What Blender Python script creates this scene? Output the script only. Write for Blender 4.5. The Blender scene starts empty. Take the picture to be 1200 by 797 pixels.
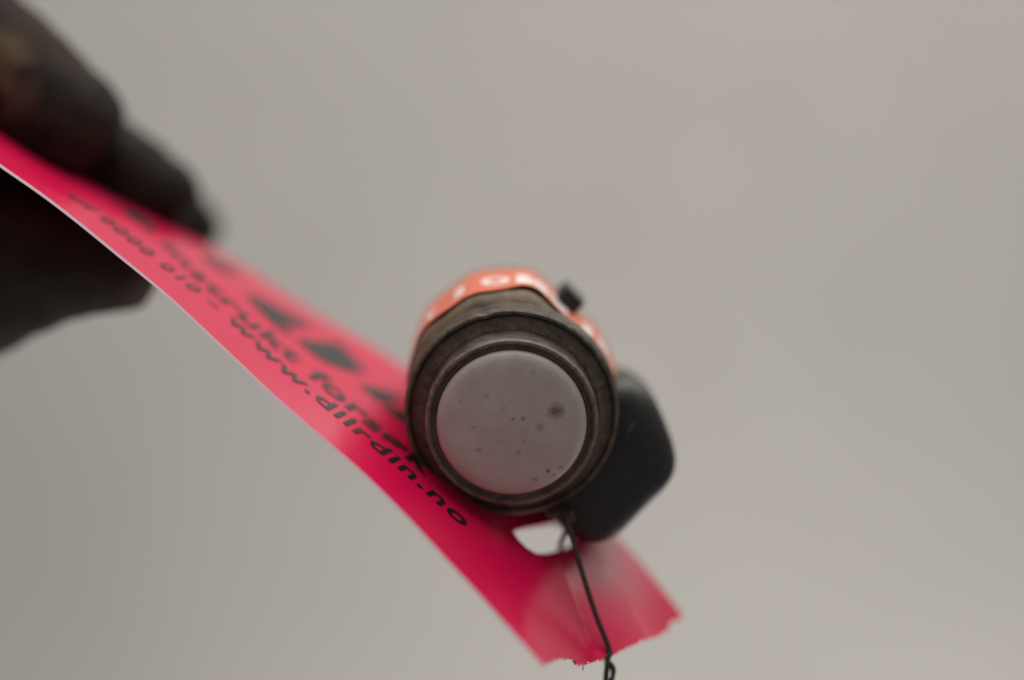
import bpy, bmesh, math, random
import numpy as np
from mathutils import Vector, geometry, noise
random.seed(4)
S = bpy.context.scene
R = math.radians

# ------------------------------------------------------------ camera, light, exposure
DIST = 1/3.0                    # camera to the plane through the front of the fitting
cam = bpy.data.cameras.new('camera'); co = bpy.data.objects.new('camera', cam)
S.collection.objects.link(co); S.camera = co
co.location = (0, -DIST, 0); co.rotation_euler = (R(90), 0, 0)
cam.lens = 60; cam.sensor_width = 36; cam.clip_start = .01; cam.clip_end = 50
cam.dof.use_dof = True; cam.dof.focus_distance = DIST + .0025; cam.dof.aperture_fstop = 1.9
cam.dof.aperture_blades = 7

w = bpy.data.worlds.new('World'); S.world = w; w.use_nodes = True
bg = w.node_tree.nodes['Background']; bg.inputs[0].default_value = (1.0, .965, .925, 1); bg.inputs[1].default_value = .22

def area(name, loc, target, size, energy, col=(1, .96, .9), sy=None):
    l = bpy.data.lights.new(name, 'AREA'); l.size = size; l.energy = energy; l.color = col
    if sy: l.shape = 'RECTANGLE'; l.size_y = sy
    o = bpy.data.objects.new(name, l); S.collection.objects.link(o); o.location = loc
    o.rotation_euler = (Vector(target) - Vector(loc)).to_track_quat('-Z', 'Y').to_euler()
    return o
area('overhead_light', (.03, .02, .60), (-.0, .02, -.05), .85, 5.7, (1, .975, .94))
area('added_sheen_light', (.34, .40, .46), (.03, .0, -.04), .42, .7)  # unseen lamp, added to put a sheen on the red card
area('added_wall_fill', (.20, .27, -.58), (.04, .62, -.12), .5, 3.2, (1, .975, .94))  # unseen lamp from below, added to brighten the wall
S.view_settings.view_transform = 'Standard'; S.view_settings.look = 'None'
S.view_settings.exposure = 0; S.view_settings.gamma = 1
S.cycles.use_denoising = True
S.cycles.max_bounces = 8

# ------------------------------------------------------------ helpers
def W(px, py, d):
    """world point seen at (px,py) of the 1200 x 797 photograph, d metres beyond the focus plane"""
    k = (DIST + d) / DIST / 6000.0
    return Vector(((px - 600) * k, d, (398.5 - py) * k))
def pix(P):
    k = DIST / (DIST + P[1]) * 6000.0
    return P[0] * k + 600, 398.5 - P[2] * k

def link(o): S.collection.objects.link(o); return o
def mesh_obj(name, verts, faces, mats, parent=None, smooth=True, matidx=None):
    m = bpy.data.meshes.new(name); m.from_pydata([tuple(v) for v in verts], [], [tuple(f) for f in faces]); 
    for mt in (mats if isinstance(mats, (list, tuple)) else [mats]): m.materials.append(mt)
    if matidx: m.polygons.foreach_set('material_index', matidx)
    m.polygons.foreach_set('use_smooth', [smooth] * len(m.polygons))
    m.update()
    o = link(bpy.data.objects.new(name, m)); o.parent = parent
    return o
def fixn(o):
    b = bmesh.new(); b.from_mesh(o.data); bmesh.ops.recalc_face_normals(b, faces=b.faces); b.to_mesh(o.data); b.free(); return o
def sharp(o, deg=35):
    b = bmesh.new(); b.from_mesh(o.data)
    for e in b.edges:
        if len(e.link_faces) == 2 and e.calc_face_angle(0) > R(deg): e.smooth = False
    b.to_mesh(o.data); b.free(); return o
def empty(name, loc, **kw):
    o = link(bpy.data.objects.new(name, None)); o.location = loc; o.empty_display_size = .01
    for k, v in kw.items(): o[k] = v
    return o
def adopt(parent, kids):
    for k in kids:
        k.parent = parent; k.matrix_parent_inverse = parent.matrix_basis.inverted()

# ------------------------------------------------------------ materials
class N:
    def __init__(s, name):
        s.m = bpy.data.materials.new(name); s.m.use_nodes = True; s.t = s.m.node_tree
        s.b = s.t.nodes['Principled BSDF']
        s.tc = s.t.nodes.new('ShaderNodeTexCoord')
        s.geo = s.t.nodes.new('ShaderNodeNewGeometry')
        s.pos = s.tc.outputs['Object']
    def l(s, a, b): s.t.links.new(a, b)
    def noise(s, scale, detail=4, rough=.55, vec=None, dist=0):
        n = s.t.nodes.new('ShaderNodeTexNoise'); n.inputs['Scale'].default_value = scale
        n.inputs['Detail'].default_value = detail; n.inputs['Roughness'].default_value = rough
        n.inputs['Distortion'].default_value = dist
        s.l(vec or s.pos, n.inputs['Vector']); return n.outputs[0]
    def ramp(s, fac, stops):
        r = s.t.nodes.new('ShaderNodeValToRGB'); e = r.color_ramp.elements
        while len(e) < len(stops): e.new(.5)
        for k, (p, c) in enumerate(stops):
            e[k].position = p; e[k].color = (*c, 1) if isinstance(c, tuple) else (c, c, c, 1)
        s.l(fac, r.inputs[0]); return r.outputs[0]
    def mix(s, fac, a, b):
        x = s.t.nodes.new('ShaderNodeMix'); x.data_type = 'RGBA'
        for v, i in ((fac, 0), (a, 6), (b, 7)):
            if hasattr(v, 'node'): s.l(v, x.inputs[i])
            elif i == 0: x.inputs[0].default_value = v
            else: x.inputs[i].default_value = (*v, 1)
        return x.outputs[2]
    def math(s, op, a, b=0):
        x = s.t.nodes.new('ShaderNodeMath'); x.operation = op
        for v, i in ((a, 0), (b, 1)):
            if hasattr(v, 'node'): s.l(v, x.inputs[i])
            else: x.inputs[i].default_value = v
        return x.outputs[0]
    def bump(s, h, strength=.3, dist=.001):
        x = s.t.nodes.new('ShaderNodeBump'); x.inputs['Strength'].default_value = strength
        x.inputs['Distance'].default_value = dist; s.l(h, x.inputs['Height']); s.l(x.outputs[0], s.b.inputs['Normal'])
    def set(s, color=None, rough=None, **kw):
        for v, i in ((color, 'Base Color'), (rough, 'Roughness')):
            if v is None: continue
            if hasattr(v, 'node'): s.l(v, s.b.inputs[i])
            else: s.b.inputs[i].default_value = (*v, 1) if i == 'Base Color' else v
        for k, v in kw.items(): s.b.inputs[k.replace('_', ' ')].default_value = v
        return s.m

n = N('painted_wall')
f = n.noise(2.4, 5, .5)
g = n.noise(24, 5, .65)
c = n.ramp(f, [(.3, (.415, .400, .374)), (.5, (.472, .452, .423)), (.7, (.482, .455, .422))])
st = n.ramp(n.noise(11, 4, .65, dist=.5), [(.54, 0.0), (.72, .35)])
c = n.mix(st, c, (.475, .448, .412))
st = n.ramp(n.noise(16, 4, .6, dist=1.0), [(.56, 0.0), (.70, .35)])
c = n.mix(st, c, (.60, .585, .555))
c = n.mix(n.ramp(g, [(.42, 0.0), (.62, .55)]), c, (.44, .42, .395))
n.bump(n.noise(350, 3), .25, .0008)
M_wall = n.set(c, .85)

n = N('red_card')
g = n.noise(900, 3, .6)
c = n.mix(n.math('MULTIPLY', g, .12), (.82, .005, .086), (.72, .004, .075))
sc = n.t.nodes.new('ShaderNodeMapping'); sc.inputs['Rotation'].default_value = (0, .7, .2); sc.inputs['Scale'].default_value = (40, 200, 500)
n.l(n.pos, sc.inputs[0])
scr = n.ramp(n.noise(3, 5, .7, sc.outputs[0]), [(.68, 0.0), (.74, .10)])
c = n.mix(scr, c, (.75, .22, .22))
n.bump(g, .06, .0002)
rr = n.ramp(n.noise(60, 3), [(.3, .20), (.7, .28)])
M_red = n.set(c, rr, Specular_IOR_Level=1.0)
tr = n.t.nodes.new('ShaderNodeBsdfTranslucent'); n.l(c, tr.inputs[0]); mx = n.t.nodes.new('ShaderNodeMixShader'); mx.inputs[0].default_value = .14
n.l(n.b.outputs[0], mx.inputs[1]); n.l(tr.outputs[0], mx.inputs[2]); n.l(mx.outputs[0], n.t.nodes['Material Output'].inputs[0])
n = N('card_edge'); M_edge = n.set((.93, .66, .74), .6)
n = N('black_print')
M_ink = n.set((.014, .013, .014), .38, Specular_IOR_Level=.5)

n = N('grey_end_disc')
f = n.noise(150, 6, .65); fl = n.noise(1500, 3, .6)
c = n.ramp(f, [(.32, (.43, .368, .340)), (.68, (.54, .470, .440))])
c = n.mix(n.math('MULTIPLY', fl, .18), c, (.16, .14, .13))
M_disc_n = n; disc_c = c      # finished below, when the disc's place is known

def grime(name, a, b, dust, rough=.6, k=1.0, dustlo=.55, dusthi=.75, spec=.4, wear_glint=.8):
    n = N(name)
    f = n.noise(120 * k, 6, .65); h = n.noise(700 * k, 5, .7); d = n.noise(260 * k, 8, .75, dist=.6)
    c = n.ramp(f, [(.35, a), (.65, b)])
    c = n.mix(n.ramp(d, [(dustlo, 0.0), (dusthi, .75)]), c, dust)
    c = n.mix(n.math('MULTIPLY', h, .25), c, (a[0] * .5, a[1] * .5, a[2] * .5))
    pt = n.ramp(n.geo.outputs['Pointiness'], [(.515, 0.0), (.57, 1.0)])  # convex edges paler: some wear, plus rim highlights painted into the colour
    c = n.mix(n.math('MULTIPLY', n.math('MULTIPLY', pt, n.ramp(h, [(.38, .25), (.6, 1.0)])), wear_glint), c, tuple(min(.5, q * 1.5) for q in dust))
    n.bump(n.math('ADD', h, d), .45, .0005)
    r = n.ramp(d, [(.35, rough - .15), (.65, rough + .15)])
    return n.set(c, r, Specular_IOR_Level=spec)
M_ring = grime('dusty_brown_ring', (.030, .024, .020), (.070, .052, .042), (.19, .14, .11), .45, .8, .50, .78)
M_groove = grime('dark_groove', (.03, .024, .02), (.05, .04, .034), (.08, .062, .05), .7)
M_flange = grime('dark_dirty_flange', (.014, .010, .008), (.030, .022, .016), (.15, .108, .07), .5, .8, dustlo=.48, dusthi=.86)
M_body = grime('olive_brown_body', (.055, .042, .028), (.14, .108, .07), (.30, .21, .13), .6, .8, .46, .72)
M_rubber = grime('black_rubber', (.005, .005, .005), (.010, .009, .009), (.06, .053, .047), .36, dustlo=.54, dusthi=.95, spec=.5, wear_glint=.5)
M_black = grime('black_plastic', (.006, .006, .006), (.01, .01, .01), (.02, .02, .02), .4, dustlo=.7, dusthi=1.0)
M_cord = grime('black_cord', (.006, .006, .006), (.012, .012, .012), (.05, .04, .035), .6, 3, dustlo=.7, dusthi=1.0, spec=.5)

n = N('orange_sticker')
d = n.noise(300, 6, .7)
c = n.mix(n.ramp(d, [(.5, 0.0), (.8, .6)]), (.76, .17, .085), (.48, .15, .09))
n.bump(d, .15, .0003)
M_orange = n.set(c, .42)
n = N('sticker_print'); M_white = n.set(n.mix(n.ramp(n.noise(400, 4), [(.5, 0.0), (.8, .4)]), (.86, .82, .78), (.5, .35, .28)), .5)

n = N('worn_glove')
f = n.noise(38, 4, .55); h = n.noise(420, 5, .65); p = n.noise(70, 3, .5)
c = n.ramp(f, [(.38, (.006, .006, .005)), (.62, (.026, .016, .011))])
c = n.mix(n.ramp(p, [(.56, 0.0), (.70, .5)]), c, (.045, .030, .020))
for (q, rad, col) in (((12, 50, .030), .0075, (.13, .085, .045)), ((22, 112, .030), .006, (.075, .045, .030)), ((0, 92, .030), .005, (.11, .065, .04))):
    vd = n.t.nodes.new('ShaderNodeVectorMath'); vd.operation = 'DISTANCE'; n.l(n.geo.outputs['Position'], vd.inputs[0]); vd.inputs[1].default_value = W(*q)
    g_ = n.math('ADD', n.math('DIVIDE', vd.outputs['Value'], rad), n.math('MULTIPLY', n.math('SUBTRACT', n.noise(160, 4, .6), .5), 1.2))
    c = n.mix(n.ramp(g_, [(.3, .8), (1.0, 0.0)]), c, col)
n.bump(n.math('ADD', h, f), .5, .0012)
M_glove = n.set(c, .75, Specular_IOR_Level=.18)

# ------------------------------------------------------------ background wall
def wall():
    nx, nz = 24, 18; V = []; F = []
    for j in range(nz + 1):
        for i in range(nx + 1):
            x = -1.8 + 3.6 * i / nx; z = -1.3 + 2.6 * j / nz
            V.append((x, .62 + .004 * noise.noise(Vector((x * 2, z * 2, 3))), z))
    for j in range(nz):
        for i in range(nx):
            a = j * (nx + 1) + i; F.append((a, a + 1, a + nx + 2, a + nx + 1))
    b = len(V)
    V += [(-1.8, .7, -1.3), (1.8, .7, -1.3), (1.8, .7, 1.3), (-1.8, .7, 1.3)]
    F.append((b, b + 3, b + 2, b + 1))
    o = mesh_obj('wall', V, F, M_wall); o['kind'] = 'structure'
wall()

# ------------------------------------------------------------ red tag: a bent, twisted strip
#        near edge px      depth   far edge px   depth
ST = [((-190,  48), .012, ( -10, 136), .074),
      ((-90,  121), .009, (  75, 189), .071),
      ((  0,  190), .006, ( 152, 238), .068),
      ((120,  281), .004, ( 258, 296), .065),
      ((240,  386), .001, ( 372, 369), .061),
      ((350,  487),-.004, ( 476, 434), .056),
      ((450,  577),-.008, ( 590, 514), .051),
      ((540,  671),-.012, ( 690, 596), .045),
      ((592,  730),-.015, ( 748, 657), .038),
      ((637,  779),-.018, ( 800, 722), .034),
      ((690,  838),-.020, ( 858, 792), .031)]
NE = [W(*a[0], a[1]) for a in ST]; FE = [W(*a[2], a[3]) for a in ST]
def cr(pts, t):
    i = min(max(int(t), 0), len(pts) - 2); f = t - i
    p0 = pts[max(i - 1, 0)]; p1 = pts[i]; p2 = pts[i + 1]; p3 = pts[min(i + 2, len(pts) - 1)]
    return .5 * ((2 * p1) + (p2 - p0) * f + (2 * p0 - 5 * p1 + 4 * p2 - p3) * f * f + (3 * p1 - p0 - 3 * p2 + p3) * f ** 3)
# arc length along v = .4
TT = np.linspace(0, len(ST) - 1, 600)
mid = [cr(NE, t) * .6 + cr(FE, t) * .4 for t in TT]
AL = np.concatenate([[0], np.cumsum([(mid[i + 1] - mid[i]).length for i in range(599)])])
def tag0(s, v):
    t = float(np.interp(s, AL, TT)); a = cr(NE, t); b = cr(FE, t)
    return a.lerp(b, v), a, b
def inv(px, py, s0=.12, v0=.4):
    s, v = s0, v0
    for _ in range(40):
        P = pix(tag0(s, v)[0]); A = pix(tag0(s + 1e-4, v)[0]); B = pix(tag0(s, v + 1e-3)[0])
        J = np.array([[(A[0] - P[0]) / 1e-4, (B[0] - P[0]) / 1e-3], [(A[1] - P[1]) / 1e-4, (B[1] - P[1]) / 1e-3]])
        dlt = np.linalg.solve(J, np.array([px - P[0], py - P[1]]))
        s += float(np.clip(dlt[0], -.03, .03)); v += float(np.clip(dlt[1], -.3, .3))
        s = min(max(s, .002), float(AL[-1]) - .002)
    return s, v
HS, HV = inv(637, 634)           # punched hole
CS0, CV0 = inv(664, 648)         # crease starts at the hole ...
CS1, CV1 = inv(715, 748)         # ... and runs to the torn end
def tagP(s, v, h=0):
    P, a, b = tag0(s, v)
    e = 1e-3
    ds = tag0(s + e, v)[0] - tag0(s - e, v)[0]; dv = b - a
    nrm = ds.cross(dv).normalized()
    if nrm.z < 0: nrm = -nrm
    # gentle cross-bow and waviness
    w_ = .0012 * math.sin(v * math.pi) * math.sin(s * 26) + .0006 * noise.noise(Vector((s * 40, v * 2, 0)))
    # sharp valley where the cord pulls the end down
    k = (s - CS0) / (CS1 - CS0)
    if k > -.25:
        kk = min(max((k + .25) / 1.25, 0), 1.35); cv = CV0 + (CV1 - CV0) * k
        dd = abs(v - cv) * .065
        dd = math.sqrt(dd * dd + .00025 ** 2)
        w_ += -.0042 * kk * max(0, 1 - dd / (.030 if v < cv else .017))
    return P + nrm * (w_ + h)

def invP(px, py, s0=.12, v0=.4):
    s, v = inv(px, py, s0, v0)
    for _ in range(12):
        P = pix(tagP(s, v)); A = pix(tagP(s + 1e-4, v)); B = pix(tagP(s, v + 1e-3))
        J = np.array([[(A[0] - P[0]) / 1e-4, (B[0] - P[0]) / 1e-3], [(A[1] - P[1]) / 1e-4, (B[1] - P[1]) / 1e-3]])
        if abs(np.linalg.det(J)) < 1e3: break
        dlt = np.linalg.solve(J, np.array([px - P[0], py - P[1]]))
        s += float(np.clip(dlt[0], -.004, .004)) * .8; v += float(np.clip(dlt[1], -.06, .06)) * .8
    return s, v
def build_tag():
    # torn end in (s,v)
    ends = [(638, 779), (650, 774), (668, 770), (678, 779), (692, 776), (712, 769), (740, 757), (772, 745), (783, 738), (786, 730), (800, 722)]
    E = [invP(*p, s0=float(AL[-1]) - .03) for p in ends]
    E = [(s, min(max(v, 0), 1)) for s, v in E]
    E[0] = (E[0][0], 0.0); E[-1] = (E[-1][0], 1.0)
    out = []; n = 150
    sA = .0; s1 = E[0][0]; s2 = E[-1][0]
    for i in range(n): out.append((sA + (s1 - sA) * i / n, 0.0))
    for i in range(len(E) - 1):
        a, b = E[i], E[i + 1]; m = 10
        for j in range(m):
            f = j / m; jag = 0 if (i in (0,) or j == 0) else random.uniform(-.00035, .0003)
            out.append((a[0] + (b[0] - a[0]) * f + jag, a[1] + (b[1] - a[1]) * f))
    for i in range(n): out.append((s2 + (sA - s2) * i / n, 1.0))
    for i in range(1, 12): out.append((sA, 1 - i / 12.0))
    sc = .065
    hole = []
    hp = [(601, 622), (607, 632), (617, 642), (629, 649), (641, 649), (655, 645), (667, 641), (674, 632), (668, 620), (650, 613), (628, 616), (610, 619)]
    for i in range(len(hp)):
        for j in range(3):
            a, b = hp[i], hp[(i + 1) % len(hp)]
            hole.append(invP(a[0] + (b[0] - a[0]) * j / 3, a[1] + (b[1] - a[1]) * j / 3, HS, HV))
    def inside(p, poly):
        c = False; m = len(poly)
        for i in range(m):
            a, b = poly[i], poly[i - 1]
            if (a[1] > p[1]) != (b[1] > p[1]) and p[0] < (b[0] - a[0]) * (p[1] - a[1]) / (b[1] - a[1]) + a[0]: c = not c
        return c
    pts = [Vector((s, v * sc)) for s, v in out + hole]
    no, nh = len(out), len(hole)
    edges = [(i, (i + 1) % no) for i in range(no)] + [(no + i, no + (i + 1) % nh) for i in range(nh)]
    smax = max(e[0] for e in E)
    for i in range(1, 130):
        for j in range(1, 30):
            s, v = smax * i / 130, j / 30
            if s > CS0 and False: continue
            if inside((s, v), out) and not inside((s, v), hole):
                q = Vector((s, v * sc))
                if all((q - Vector((h[0], h[1] * sc))).length > .0006 for h in hole) and all((q - Vector((h[0], h[1] * sc))).length > .0006 for h in out[n:n + 110]):
                    pts.append(q)
    # a line of vertices right along the crease
    for i in range(1, 30):
        k = i / 30; s = CS0 + .001 + (CS1 - CS0 + .001) * k; v = CV0 + (CV1 - CV0) * k
        if inside((s, v), out): pts.append(Vector((s, v * sc)))
    vs, es, fs, *_ = geometry.delaunay_2d_cdt(pts, edges, [], 0, 1e-7)
    F = []
    for f in fs:
        c = sum((vs[i] for i in f), Vector((0, 0))) / len(f)
        q = (c.x, c.y / sc)
        if inside(q, out) and not inside(q, hole): F.append(list(f))
    th = .0005; nv = len(vs)
    V = [tagP(p.x, p.y / sc) for p in vs] + [tagP(p.x, p.y / sc - (.0038 if p.y < 1e-6 else 0), -th) for p in vs]
    cnt = {}
    for f in F:
        for i in range(len(f)):
            a, b = f[i], f[(i + 1) % len(f)]
            cnt.setdefault((min(a, b), max(a, b)), []).append((a, b))
    faces = [tuple(f) for f in F] + [tuple(i + nv for i in reversed(f)) for f in F]; idx = [0] * len(faces)
    for k, l in cnt.items():
        if len(l) == 1:
            a, b = l[0]; faces.append((b, a, a + nv, b + nv)); idx.append(1 if (max(vs[a].y, vs[b].y) < 1e-6 or min(vs[a].y, vs[b].y) > sc - 1e-6) else 0)
    return V, faces, idx
V, F, I = build_tag()
sheet = mesh_obj('sheet', V, F, [M_red, M_edge], None, True, I); sharp(fixn(sheet), 50)
tag = empty('red_tag', tagP(.1, .5), label='torn red card tag with black lettering, held by the gloved hand under the round fitting', category='tag')

def text_mesh(body, size, bold=0.0, xs=1.0, spacing=1.0):
    c = bpy.data.curves.new('t', 'FONT'); c.body = body; c.size = 1; c.offset = bold; c.space_character = spacing; c.resolution_u = 4
    o = link(bpy.data.objects.new('t', c)); dg = bpy.context.evaluated_depsgraph_get(); dg.update()
    m = bpy.data.meshes.new_from_object(o.evaluated_get(dg)); 
    b = bmesh.new(); b.from_mesh(m)
    bmesh.ops.triangulate(b, faces=b.faces)
    for _ in range(2):
        le = [e for e in b.edges if e.calc_length() > .18]
        if not le: break
        bmesh.ops.subdivide_edges(b, edges=le, cuts=1); bmesh.ops.triangulate(b, faces=b.faces)
    V = [(v.co.x * size * xs, v.co.y * size) for v in b.verts]; F = [tuple(v.index for v in f.verts) for f in b.faces]
    b.free(); bpy.data.objects.remove(o); bpy.data.meshes.remove(m); bpy.data.curves.remove(c)
    return V, F
parts = [sheet]
def row(body, size, path, name='printed_lettering', bold=.02, spacing=1.0):
    """letters set along measured centre points of the line"""
    V, F = text_mesh(body, size, bold, 1, spacing)
    SV = [invP(*p) for p in path]; ss = [q[0] for q in SV]; vv = [q[1] for q in SV]
    co = np.polyfit(ss, vv, 2 if len(path) > 3 else 1)
    xmax = max(p[0] for p in V); xmin = min(p[0] for p in V); k = (ss[-1] - ss[0]) / (xmax - xmin)
    P = [tagP(ss[0] + (x - xmin) * k, float(np.polyval(co, ss[0] + (x - xmin) * k)) + (y - .27 * size) / .066, .00012) for x, y in V]
    o = mesh_obj(name, P, F, M_ink, None, False)
    if o.data.polygons[0].normal.z < 0: o.data.flip_normals()
    parts.append(o)
row('www.dilrdin.no', .0080, [(266, 371), (320, 417), (373, 464), (445, 527), (500, 576), (549, 614)], bold=.02, spacing=1.1)
row('tlf 0000 010 \u2013', .0076, [(82, 228), (126, 262), (183, 303), (225, 336), (256, 363)], bold=.015, spacing=1.15)
row('sensa', .0100, [(122, 226), (154, 250), (184, 274)], bold=.015, spacing=1.05)
row('instrukt', .0104, [(194, 286), (234, 325), (282, 367), (320, 399), (350, 424)], bold=.02, spacing=1.05)
row('fors\u00f8k', .0108, [(364, 436), (390, 456), (410, 473), (444, 505), (506, 556)], bold=.025, spacing=1.05)
# big solid emblem shapes above the lettering
def emblem(pxs, name='emblem_block'):
    P2 = [invP(*p) for p in pxs]; P2 = [Vector((s, v * .065)) for s, v in P2]
    n = len(P2); extra = []
    def ins(p):
        c = False
        for i in range(n):
            a, b = P2[i], P2[i - 1]
            if (a.y > p[1]) != (b.y > p[1]) and p[0] < (b.x - a.x) * (p[1] - a.y) / (b.y - a.y) + a.x: c = not c
        return c
    x0 = min(p.x for p in P2); x1 = max(p.x for p in P2); y0 = min(p.y for p in P2); y1 = max(p.y for p in P2)
    for i in range(1, 10):
        for j in range(1, 10):
            q = (x0 + (x1 - x0) * i / 10, y0 + (y1 - y0) * j / 10)
            if ins(q): extra.append(Vector(q))
    vs, es, fs, *_ = geometry.delaunay_2d_cdt(P2 + extra, [(i, (i + 1) % n) for i in range(n)], [], 0, 1e-7)
    F = [f for f in fs if ins(sum((vs[i] for i in f), Vector((0, 0))) / len(f))]
    o = mesh_obj(name, [tagP(p.x, p.y / .065, .00012) for p in vs], F, M_ink, None, False)
    if o.data.polygons[0].normal.z < 0: o.data.flip_normals()
    parts.append(o)
emblem([(286, 344), (306, 350), (350, 374), (368, 384), (345, 384), (328, 378), (344, 392), (336, 392), (318, 378), (300, 360)])
emblem([(346, 396), (366, 400), (398, 402), (424, 430), (428, 438), (404, 434), (382, 426), (362, 412)])
emblem([(420, 450), (440, 454), (462, 462), (470, 470), (450, 472), (436, 466)])
emblem([(446, 474), (462, 478), (484, 488), (484, 500), (466, 492)])
emblem([(234, 300), (250, 303), (276, 317), (280, 324), (262, 318), (246, 310)])
adopt(tag, parts)

# ------------------------------------------------------------ the round fitting
TILT = R(15)
C0 = W(599.5, 498.5, .003)
AX = Vector((0, math.cos(TILT), math.sin(TILT))); EX = Vector((1, 0, 0)); EY = Vector((0, -math.sin(TILT), math.cos(TILT)))
def D(r, th, t):        # th clockwise from the top, seen from the front; r, t in metres
    return C0 + AX * t + EX * (r * math.sin(th)) + EY * (r * math.cos(th))
def lathe(name, prof, mat, seg=128, rf=None, close=True, jit=0):
    V = []; F = []
    for k, (r, t) in enumerate(prof):
        for i in range(seg):
            th = 2 * math.pi * i / seg
            rr = rf(th, r, t) if rf else r
            if jit: rr += jit * noise.noise(Vector((math.sin(th) * 9, math.cos(th) * 9, t * 900)))
            V.append(D(rr / 1000, th, t / 1000))
    for k in range(len(prof) - 1):
        for i in range(seg):
            j = (i + 1) % seg; F.append((k * seg + i, k * seg + j, (k + 1) * seg + j, (k + 1) * seg + i))
    if close:
        F.append(tuple(range(seg))); F.append(tuple(range((len(prof) - 1) * seg, len(prof) * seg)))
    o = mesh_obj(name, V, F, mat); return sharp(fixn(o), 38)
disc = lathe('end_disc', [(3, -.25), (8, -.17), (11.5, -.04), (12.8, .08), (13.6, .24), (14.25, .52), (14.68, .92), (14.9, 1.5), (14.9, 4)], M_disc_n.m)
n = M_disc_n; c = disc_c
for (px, py, rad, amt) in ((652, 482, .0016, .75), (601, 491, .0004, .8), (613, 490, .00045, .8), (570, 463, .0006, .35), (561, 527, .0006, .45),
                           (591, 517, .0004, .5), (642, 552, .0005, .9), (633, 500, .0009, .3), (614, 517, .0004, .4), (657, 548, .0005, .5), (663, 551, .0005, .5),
                           (608, 530, .0006, .35), (556, 500, .0005, .25), (590, 480, .0012, .15), (625, 436, .0007, .25), (540, 470, .0004, .25), (628, 562, .0004, .5), (650, 557, .0004, .7)):
    P = W(px, py, .003); o_ = Vector((0, -DIST, 0)); d_ = P - o_; P = o_ + d_ * ((C0 - o_).dot(AX) / d_.dot(AX)); rad *= 1.25
    vd = n.t.nodes.new('ShaderNodeVectorMath'); vd.operation = 'DISTANCE'
    n.l(n.geo.outputs['Position'], vd.inputs[0]); vd.inputs[1].default_value = P
    jit = n.math('MULTIPLY', n.noise(1200, 2), rad * .9)
    f = n.math('DIVIDE', n.math('ADD', vd.outputs['Value'], jit), rad * 1.5)
    f = n.ramp(f, [(.45, amt), (1.0, 0.0)])
    c = n.mix(f, c, (.05, .036, .03))
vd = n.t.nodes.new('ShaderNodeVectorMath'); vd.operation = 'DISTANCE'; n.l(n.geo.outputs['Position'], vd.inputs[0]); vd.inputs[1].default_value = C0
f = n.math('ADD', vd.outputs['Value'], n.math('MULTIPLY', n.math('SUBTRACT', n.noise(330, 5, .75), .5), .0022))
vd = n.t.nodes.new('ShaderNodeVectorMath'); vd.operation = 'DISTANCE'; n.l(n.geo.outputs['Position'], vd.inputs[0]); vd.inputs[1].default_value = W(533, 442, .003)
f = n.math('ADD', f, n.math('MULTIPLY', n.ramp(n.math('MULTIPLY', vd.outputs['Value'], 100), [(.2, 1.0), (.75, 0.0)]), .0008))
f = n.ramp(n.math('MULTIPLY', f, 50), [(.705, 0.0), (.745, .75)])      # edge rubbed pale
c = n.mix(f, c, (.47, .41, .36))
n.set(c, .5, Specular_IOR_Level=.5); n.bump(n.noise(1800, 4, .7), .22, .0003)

ring = lathe('retaining_ring', [(14.95, 3.5), (15.1, 1.9), (15.9, 1.7), (16.4, 1.2), (16.9, 1.25), (17.15, 1.7), (17.25, 3.2), (17.0, 3.6), (17.3, 4.2), (17.6, 8.5)], M_ring, close=False, jit=.10)
groove = lathe('seal', [(14.0, 2.7), (15.4, 2.7)], M_groove, close=False)
def fl(th, r, t):
    if r < 18.5: return r
    # slightly worn many-sided edge, with a small nick near the top left
    a = 2 * math.pi / 10
    x = ((th + .12) % a) - a / 2
    q = r * (1 - .012 + .012 * math.cos(a / 2) / max(.5, math.cos(x)) * 1.0)
    d = abs(((math.degrees(th) + 180) % 360) - 180 + 14)
    return q - .25 * math.exp(-(d / 3.5) ** 2)
flange = lathe('flange', [(17.0, 8.9), (17.6, 7.2), (19.9, 7.45), (20.35, 7.75), (20.7, 7.45), (21.3, 7.5), (21.65, 7.95), (21.75, 9.0), (21.7, 13.5), (20.7, 14.2)], M_flange, seg=200, rf=fl, close=False, jit=.10)

# body outline: irregular flats
BP = [(-160, 20.5), (-125, 21), (-98, 21.6), (-76, 22.0), (-52, 23.4), (-20, 24.2), (9, 23.9), (60, 21.0), (83, 22.2), (112, 21.4), (150, 20.4), (180, 20.0)]
def poly_r():
    P = [(r * math.sin(R(a)), r * math.cos(R(a))) for a, r in BP]
    out = []
    for k in range(720):
        th = R(k / 2 - 180); d = (math.sin(th), math.cos(th)); best = 21
        for i in range(len(P)):
            a, b = P[i], P[(i + 1) % len(P)]
            ex, ey = b[0] - a[0], b[1] - a[1]
            det = d[0] * (-ey) + ex * d[1]
            if abs(det) < 1e-9: continue
            rr = (a[0] * (-ey) + ex * a[1]) / det; uu = (d[0] * a[1] - d[1] * a[0]) / det
            if rr > 0 and -1e-6 <= uu <= 1 + 1e-6: best = rr
        out.append(best)
    o = np.array(out); kk = 13; pad = np.concatenate([o[-kk:], o, o[:kk]])
    return np.convolve(pad, np.ones(2 * kk + 1) / (2 * kk + 1), 'valid')
PR = poly_r()
def body_r(th):
    a = (math.degrees(th) + 180) % 360 * 2; i = int(a); f = a - i
    return float(PR[i % 720] * (1 - f) + PR[(i + 1) % 720] * f)
def bf(th, r, t):
    b = body_r(th)
    k = min(max((t - 12.8) / 3.2, 0), 1); k = k * k * (3 - 2 * k)
    return (20.6 * (1 - k) + b * k) * r
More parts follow.
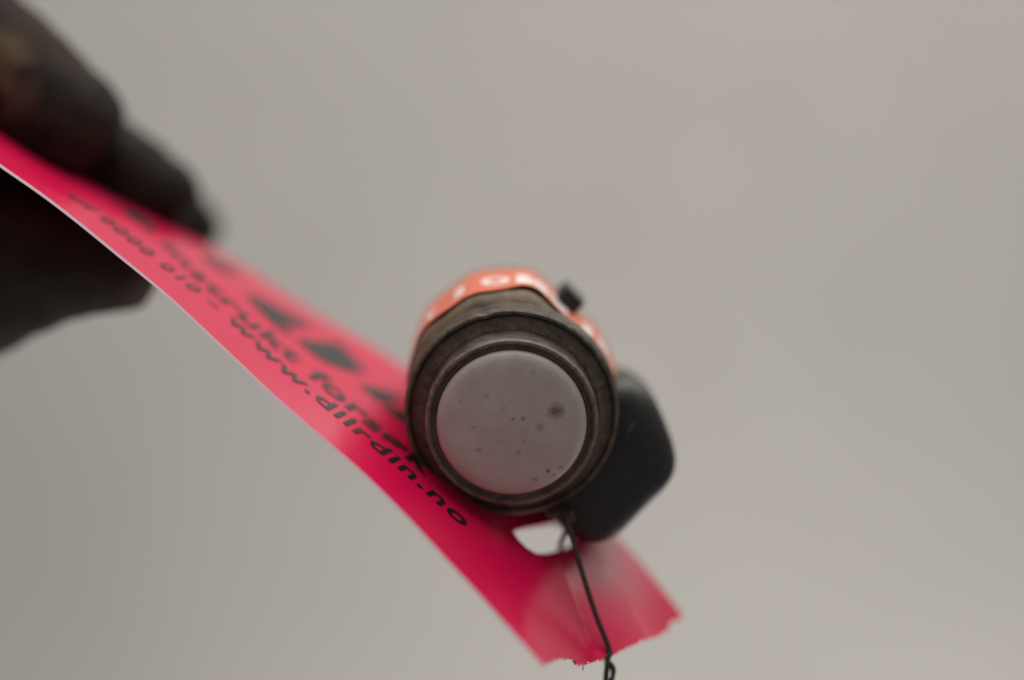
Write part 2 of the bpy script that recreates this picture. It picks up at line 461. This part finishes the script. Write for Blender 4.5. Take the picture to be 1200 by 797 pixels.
body = lathe('body', [(.93, 13.0), (1, 14.0), (1, 15), (1, 16.5), (1, 18), (1, 20), (1, 26), (1, 33), (1, 38), (.97, 39.5), (.80, 40.5), (.78, 58), (.72, 60)], M_body, seg=180, rf=bf, jit=.12)

# orange sticker round the top of the body
def sticker():
    a0, a1 = -82, 92; na, nt = 120, 10; V = []; F = []
    def edge(a):    # front edge, mm along the axis
        return 16.7 + .6 * math.sin(R(a * 2.1 + 20)) + .5 * math.sin(R(a * 5)) + (1.6 if a < -40 else 0) * min(1, (-40 - a) / 30)
    def P(a, t, h=0):
        lift = .15 + .75 * math.exp(-((a - 12) / 13.0) ** 2) * max(0, 1 - (t - edge(a)) / 8) + .35 * math.exp(-((a + 40) / 10.0) ** 2) * max(0, 1 - (t - edge(a)) / 6)
        return D((body_r(R(a)) + lift + h) / 1000, R(a), t / 1000)
    for side, h in ((0, .22), (1, 0)):
        for i in range(na + 1):
            a = a0 + (a1 - a0) * i / na
            for j in range(nt + 1):
                t = edge(a) + (34.5 - edge(a)) * j / nt; V.append(P(a, t, h))
    q = (na + 1) * (nt + 1)
    for i in range(na):
        for j in range(nt):
            k = i * (nt + 1) + j
            F.append((k, k + 1, k + nt + 2, k + nt + 1)); F.append((q + k, q + k + nt + 1, q + k + nt + 2, q + k + 1))
    for i in range(na):
        for k in (i * (nt + 1), i * (nt + 1) + nt): F.append((k, k + nt + 1, q + k + nt + 1, q + k))
    for i in (0, na):
        for j in range(nt):
            k = i * (nt + 1) + j; F.append((k, k + 1, q + k + 1, q + k))
    s = sharp(fixn(mesh_obj('sticker', V, F, M_orange)), 50)
    # lettering on it, upright seen from the front
    out = []
    def word(body, ac, size, tb=21.2, bold=.05, xs=1.15):
        Vt, Ft = text_mesh(body, size, bold, xs)
        xc = (max(p[0] for p in Vt) + min(p[0] for p in Vt)) / 2
        PP = [P(ac + math.degrees((x - xc) / .0235), tb + y * 1000, .27) for x, y in Vt]
        o = mesh_obj('sticker_lettering', PP, Ft, M_white, None, False); o.parent = s; return o
    word('ACT', -56, .0072, xs=.8)
    word('I', -27, .0086, bold=.07); word('O', -8, .0084, xs=.85, bold=.05); word('N', 11, .0092, xs=.85, bold=.14); word('S', 28, .0100, xs=.85, bold=.14)
    word('I', 50, .0085, bold=.10); word('E', 64, .0085, xs=.9, bold=.1)
    return s
stick = sticker()

# black rubber block on the right, behind the flange
def block():
    import itertools
    out = [(690, 452), (722, 444), (742, 446), (757, 456), (769, 470), (781, 496), (791, 522), (795, 543), (791, 562), (777, 581), (753, 603), (731, 627), (714, 638), (695, 642), (677, 638), (659, 626), (646, 606), (640, 585), (646, 540), (664, 480)]
    P2 = [Vector((x, y)) for x, y in out]
    sm = []
    for i in range(len(P2)):
        for k in range(5):
            t = k / 5; p0, p1, p2, p3 = P2[i - 1], P2[i], P2[(i + 1) % len(P2)], P2[(i + 2) % len(P2)]
            sm.append(.5 * ((2 * p1) + (p2 - p0) * t + (2 * p0 - 5 * p1 + 4 * p2 - p3) * t * t + (3 * p1 - p0 - 3 * p2 + p3) * t ** 3))
    for _ in range(7): sm = [(sm[i - 1] + sm[i] * 2 + sm[(i + 1) % len(sm)]) / 4 for i in range(len(sm))]
    sm = [Vector((715, 545)) + (p - Vector((715, 545))) * 1.012 for p in sm]
    cx = Vector((715, 545)); V = []; F = []
    prof = [(.35, -.0012), (.72, -.001), (.86, -.0004), (.93, .0008), (.975, .003), (.99, .006), (1.0, .011), (.995, .020), (.96, .026), (.88, .029), (.6, .030)]
    n = len(sm)
    for k, dz in prof:
        for p in sm:
            q = cx + (p - cx) * k
            P = W(q.x, q.y, .017); P = P + AX * dz - Vector((0, 0, dz * .16))
            # one face is dished, with a raised seam
            V.append(P)
    for a in range(len(prof) - 1):
        for i in range(n):
            j = (i + 1) % n; F.append((a * n + i, a * n + j, (a + 1) * n + j, (a + 1) * n + i))
    F.append(tuple(range(n))); F.append(tuple(range((len(prof) - 1) * n, len(prof) * n)))
    o = fixn(mesh_obj('rubber_block', V, F, M_rubber))
    return o
blk = block()
def tube(name, pts, r, mat, seg=10, n=8, twist=0):
    """smooth tube through world points; twist>0 lays two strands round each other"""
    V = []; F = []; T = np.linspace(0, len(pts) - 1, (len(pts) - 1) * n + 1); C = [cr(pts, t) for t in T]
    up = Vector((0, 1, 0)); strands = [(0, 0)] if not twist else [(0, r * .22), (math.pi, r * .22)]
    L = 0
    base = 0
    rr = r if not twist else r * .84
    for ph, off in strands:
        L = 0
        for i, c in enumerate(C):
            d = (C[min(i + 1, len(C) - 1)] - C[max(i - 1, 0)]).normalized()
            if i: L += (C[i] - C[i - 1]).length
            u = d.cross(up).normalized(); v = d.cross(u)
            cc = c + (u * math.cos(L * twist + ph) + v * math.sin(L * twist + ph)) * off
            rk = rr * (1 + .06 * noise.noise(c * 900))
            if i in (0, len(C) - 1): rk *= .6
            for k in range(seg):
                a = 2 * math.pi * k / seg; V.append(cc + (u * math.cos(a) + v * math.sin(a)) * rk)
        for i in range(len(C) - 1):
            for k in range(seg):
                j = (k + 1) % seg; F.append((base + i * seg + k, base + i * seg + j, base + (i + 1) * seg + j, base + (i + 1) * seg + k))
        F.append(tuple(base + k for k in range(seg))); F.append(tuple(base + (len(C) - 1) * seg + k for k in range(seg)))
        base = len(V)
    return fixn(mesh_obj(name, V, F, mat))
seam = tube('seam', [W(731, 516, .0155), W(741, 500, .0160), W(751, 490, .0175), W(757, 478, .020), W(755, 464, .023)], .0004, M_rubber)
seam.parent = blk

# small black catch standing on the sticker, upper right
def catch():
    b = bmesh.new()
    def box(cx, cz, hx, hy, hz, t0, t1, bev):
        r = bmesh.ops.create_cube(b, size=1); vs = r['verts']
        for v in vs: v.co = Vector((v.co.x * hx * 2 + cx, v.co.y * hy * 2, v.co.z * hz * 2 + cz))
        bmesh.ops.bevel(b, geom=list({e for v in vs for e in v.link_edges}), offset=bev, segments=2, affect='EDGES', profile=.6)
    box(0, -.0004, .0021, .0040, .0018, 0, 0, .0004)
    box(-.0001, .0011, .0027, .0036, .0017, 0, 0, .0005)
    m = bpy.data.meshes.new('catch'); b.to_mesh(m); b.free(); m.materials.append(M_black)
    o = link(bpy.data.objects.new('catch', m))
    th = R(33); pos = D((body_r(th) + 1.0) / 1000, th, .030)
    from mathutils import Matrix
    Z = (EX * math.sin(R(44)) + EY * math.cos(R(44))).normalized(); Y = AX; X = Y.cross(Z)
    for v in m.vertices: v.co = pos + X * v.co.x + Y * v.co.y + Z * v.co.z
    return o
cat = catch()
# lug below the flange that the cord is tied to
lug = lathe('lug', [(.2, 0), (2.2, .2), (2.6, 1), (2.6, 5), (2.2, 6), (.2, 6.2)], M_black, seg=28)
off = W(650, 594, .018) - C0
for v in lug.data.vertices: v.co = v.co + off
fit = empty('round_fitting', C0 + AX * .02 - EY * .021, label='dirty brown cylindrical fitting with pale grey end disc and orange sticker on its side', category='fitting')
adopt(fit, [disc, ring, groove, flange, body, stick, blk, cat, lug])

# ------------------------------------------------------------ cord
def join(objs, name):
    V = []; F = []
    for o in objs:
        b = len(V); V += [v.co.copy() for v in o.data.vertices]; F += [tuple(i + b for i in p.vertices) for p in o.data.polygons]
        bpy.data.objects.remove(o)
    return mesh_obj(name, V, F, M_cord)
cE, vEe = CS1, CV1
def onTag(px, py, h): s, v = invP(px, py, CS1, CV1); return tagP(s, v, h)
E3 = onTag(711, 763, .0007); eD = E3.y
main = tube('c', [W(654, 588, .017), W(662, 604, .014), W(668, 622, .012), W(675, 645, .0115), W(684, 676, .5 * (.0115 + eD)), W(697, 717, .3 * .0115 + .7 * eD), E3,
                  W(712.5, 771, eD - .0005), W(711.5, 780, eD + .001), W(710, 800, eD + .0015), W(710, 840, eD + .002), W(711, 900, eD + .002)], .00056, M_cord, twist=0, n=14)
loop = tube('c', [W(660, 596, .018), W(667, 606, .0165), W(668, 616, .018), W(660, 630, .0205), W(657, 643, .024), W(664, 668, .030), W(690, 722, .026), W(708, 768, .018), W(712, 775, eD + .0025), W(718, 783, eD + .001), W(718, 793, eD + .0005), W(713, 806, eD + .001), W(711, 830, eD + .003)], .00056, M_cord, twist=800, n=14)
kn = []
for k in range(3):
    c0 = W(664 + k * 1.5, 600 + 5 * k, .0145)
    pts = [c0 + Vector((.0011 * math.cos(a), .0011 * math.sin(a), .00035 * math.sin(a + k))) for a in np.linspace(0, 2 * math.pi, 9)]
    kn.append(tube('c', pts, .0005, M_cord, n=4))
fib = tube('c', [onTag(681, 773, 0), W(683, 778, .004), W(683, 786, .004)], .00009, M_cord)
cord = join([main, loop, fib] + kn, 'black_cord')
cord['label'] = 'thin black twisted cord tied through the hole in the red card'; cord['category'] = 'cord'

# ------------------------------------------------------------ gloved hand pinching the tag
def hand():
    pts = []; rad = []; ed = []
    def add(p, r, par):
        pts.append(p); rad.append(r)
        if par is not None: ed.append((par, len(pts) - 1))
        return len(pts) - 1
    def chain(par, l):
        for (x, y, d, r) in l: par = add(W(x, y, d), r, par)
        return par
    palm = add(W(-330, 30, .075), .030, None)
    wr = chain(palm, [(-500, -60, .085, .027), (-640, -130, .09, .030), (-900, -260, .10, .036)])
    p2 = chain(palm, [(-235, 60, .085, .026)])
    # index finger above the tag
    chain(palm, [(-215, -85, .058, .0180), (-140, -40, .052, .0172), (-62, 34, .048, .0172), (10, 98, .047, .0168), (56, 134, .047, .0164), (98, 162, .047, .0140), (122, 182, .047, .0095)])
    # middle finger
    chain(p2, [(-120, 50, .070, .0155), (-30, 110, .068, .0150), (60, 158, .066, .0138), (132, 200, .064, .0124), (172, 220, .063, .0112), (206, 243, .063, .0092), (220, 254, .063, .006)])
    # ring finger
    chain(p2, [(-110, 60, .098, .0138), (10, 120, .096, .0128), (110, 184, .093, .0115), (178, 234, .090, .0094), (228, 270, .088, .0080), (250, 285, .088, .0056)])
    # little finger
    chain(p2, [(-130, 70, .118, .0115), (-30, 110, .118, .0105), (60, 160, .116, .0095), (120, 195, .114, .0080)])
    # thumb under the tag
    chain(palm, [(-250, 190, .055, .0260), (-130, 285, .044, .0280), (-40, 312, .040, .0270), (34, 304, .038, .0190), (92, 306, .037, .0130), (150, 308, .037, .0118), (186, 314, .037, .009)])
    m = bpy.data.meshes.new('gloved_hand'); m.from_pydata([tuple(p) for p in pts], ed, []); m.update()
    o = link(bpy.data.objects.new('gloved_hand', m))
    sk = o.modifiers.new('skin', 'SKIN'); sk.use_smooth_shade = True
    for i, r in enumerate(rad): m.skin_vertices[0].data[i].radius = (r, r); m.skin_vertices[0].data[i].use_root = (i == 0)
    sk.branch_smoothing = .3
    ss = o.modifiers.new('sub', 'SUBSURF'); ss.levels = 3; ss.render_levels = 3
    dg = bpy.context.evaluated_depsgraph_get(); dg.update()
    mm = bpy.data.meshes.new_from_object(o.evaluated_get(dg)); o.modifiers.clear(); o.data = mm; mm.name = 'gloved_hand'
    mm.materials.clear(); mm.materials.append(M_glove)
    for v in mm.vertices:
        q = v.co
        v.co = q + v.normal * (.0011 * noise.noise(q * 70) + .0006 * noise.noise(Vector((q.x * 260, q.y * 120, q.z * 200))))
    mm.polygons.foreach_set('use_smooth', [True] * len(mm.polygons)); mm.update()
    o['label'] = 'dark worn glove on a hand pinching the red card at upper left'; o['category'] = 'gloved hand'
    return o
hand()
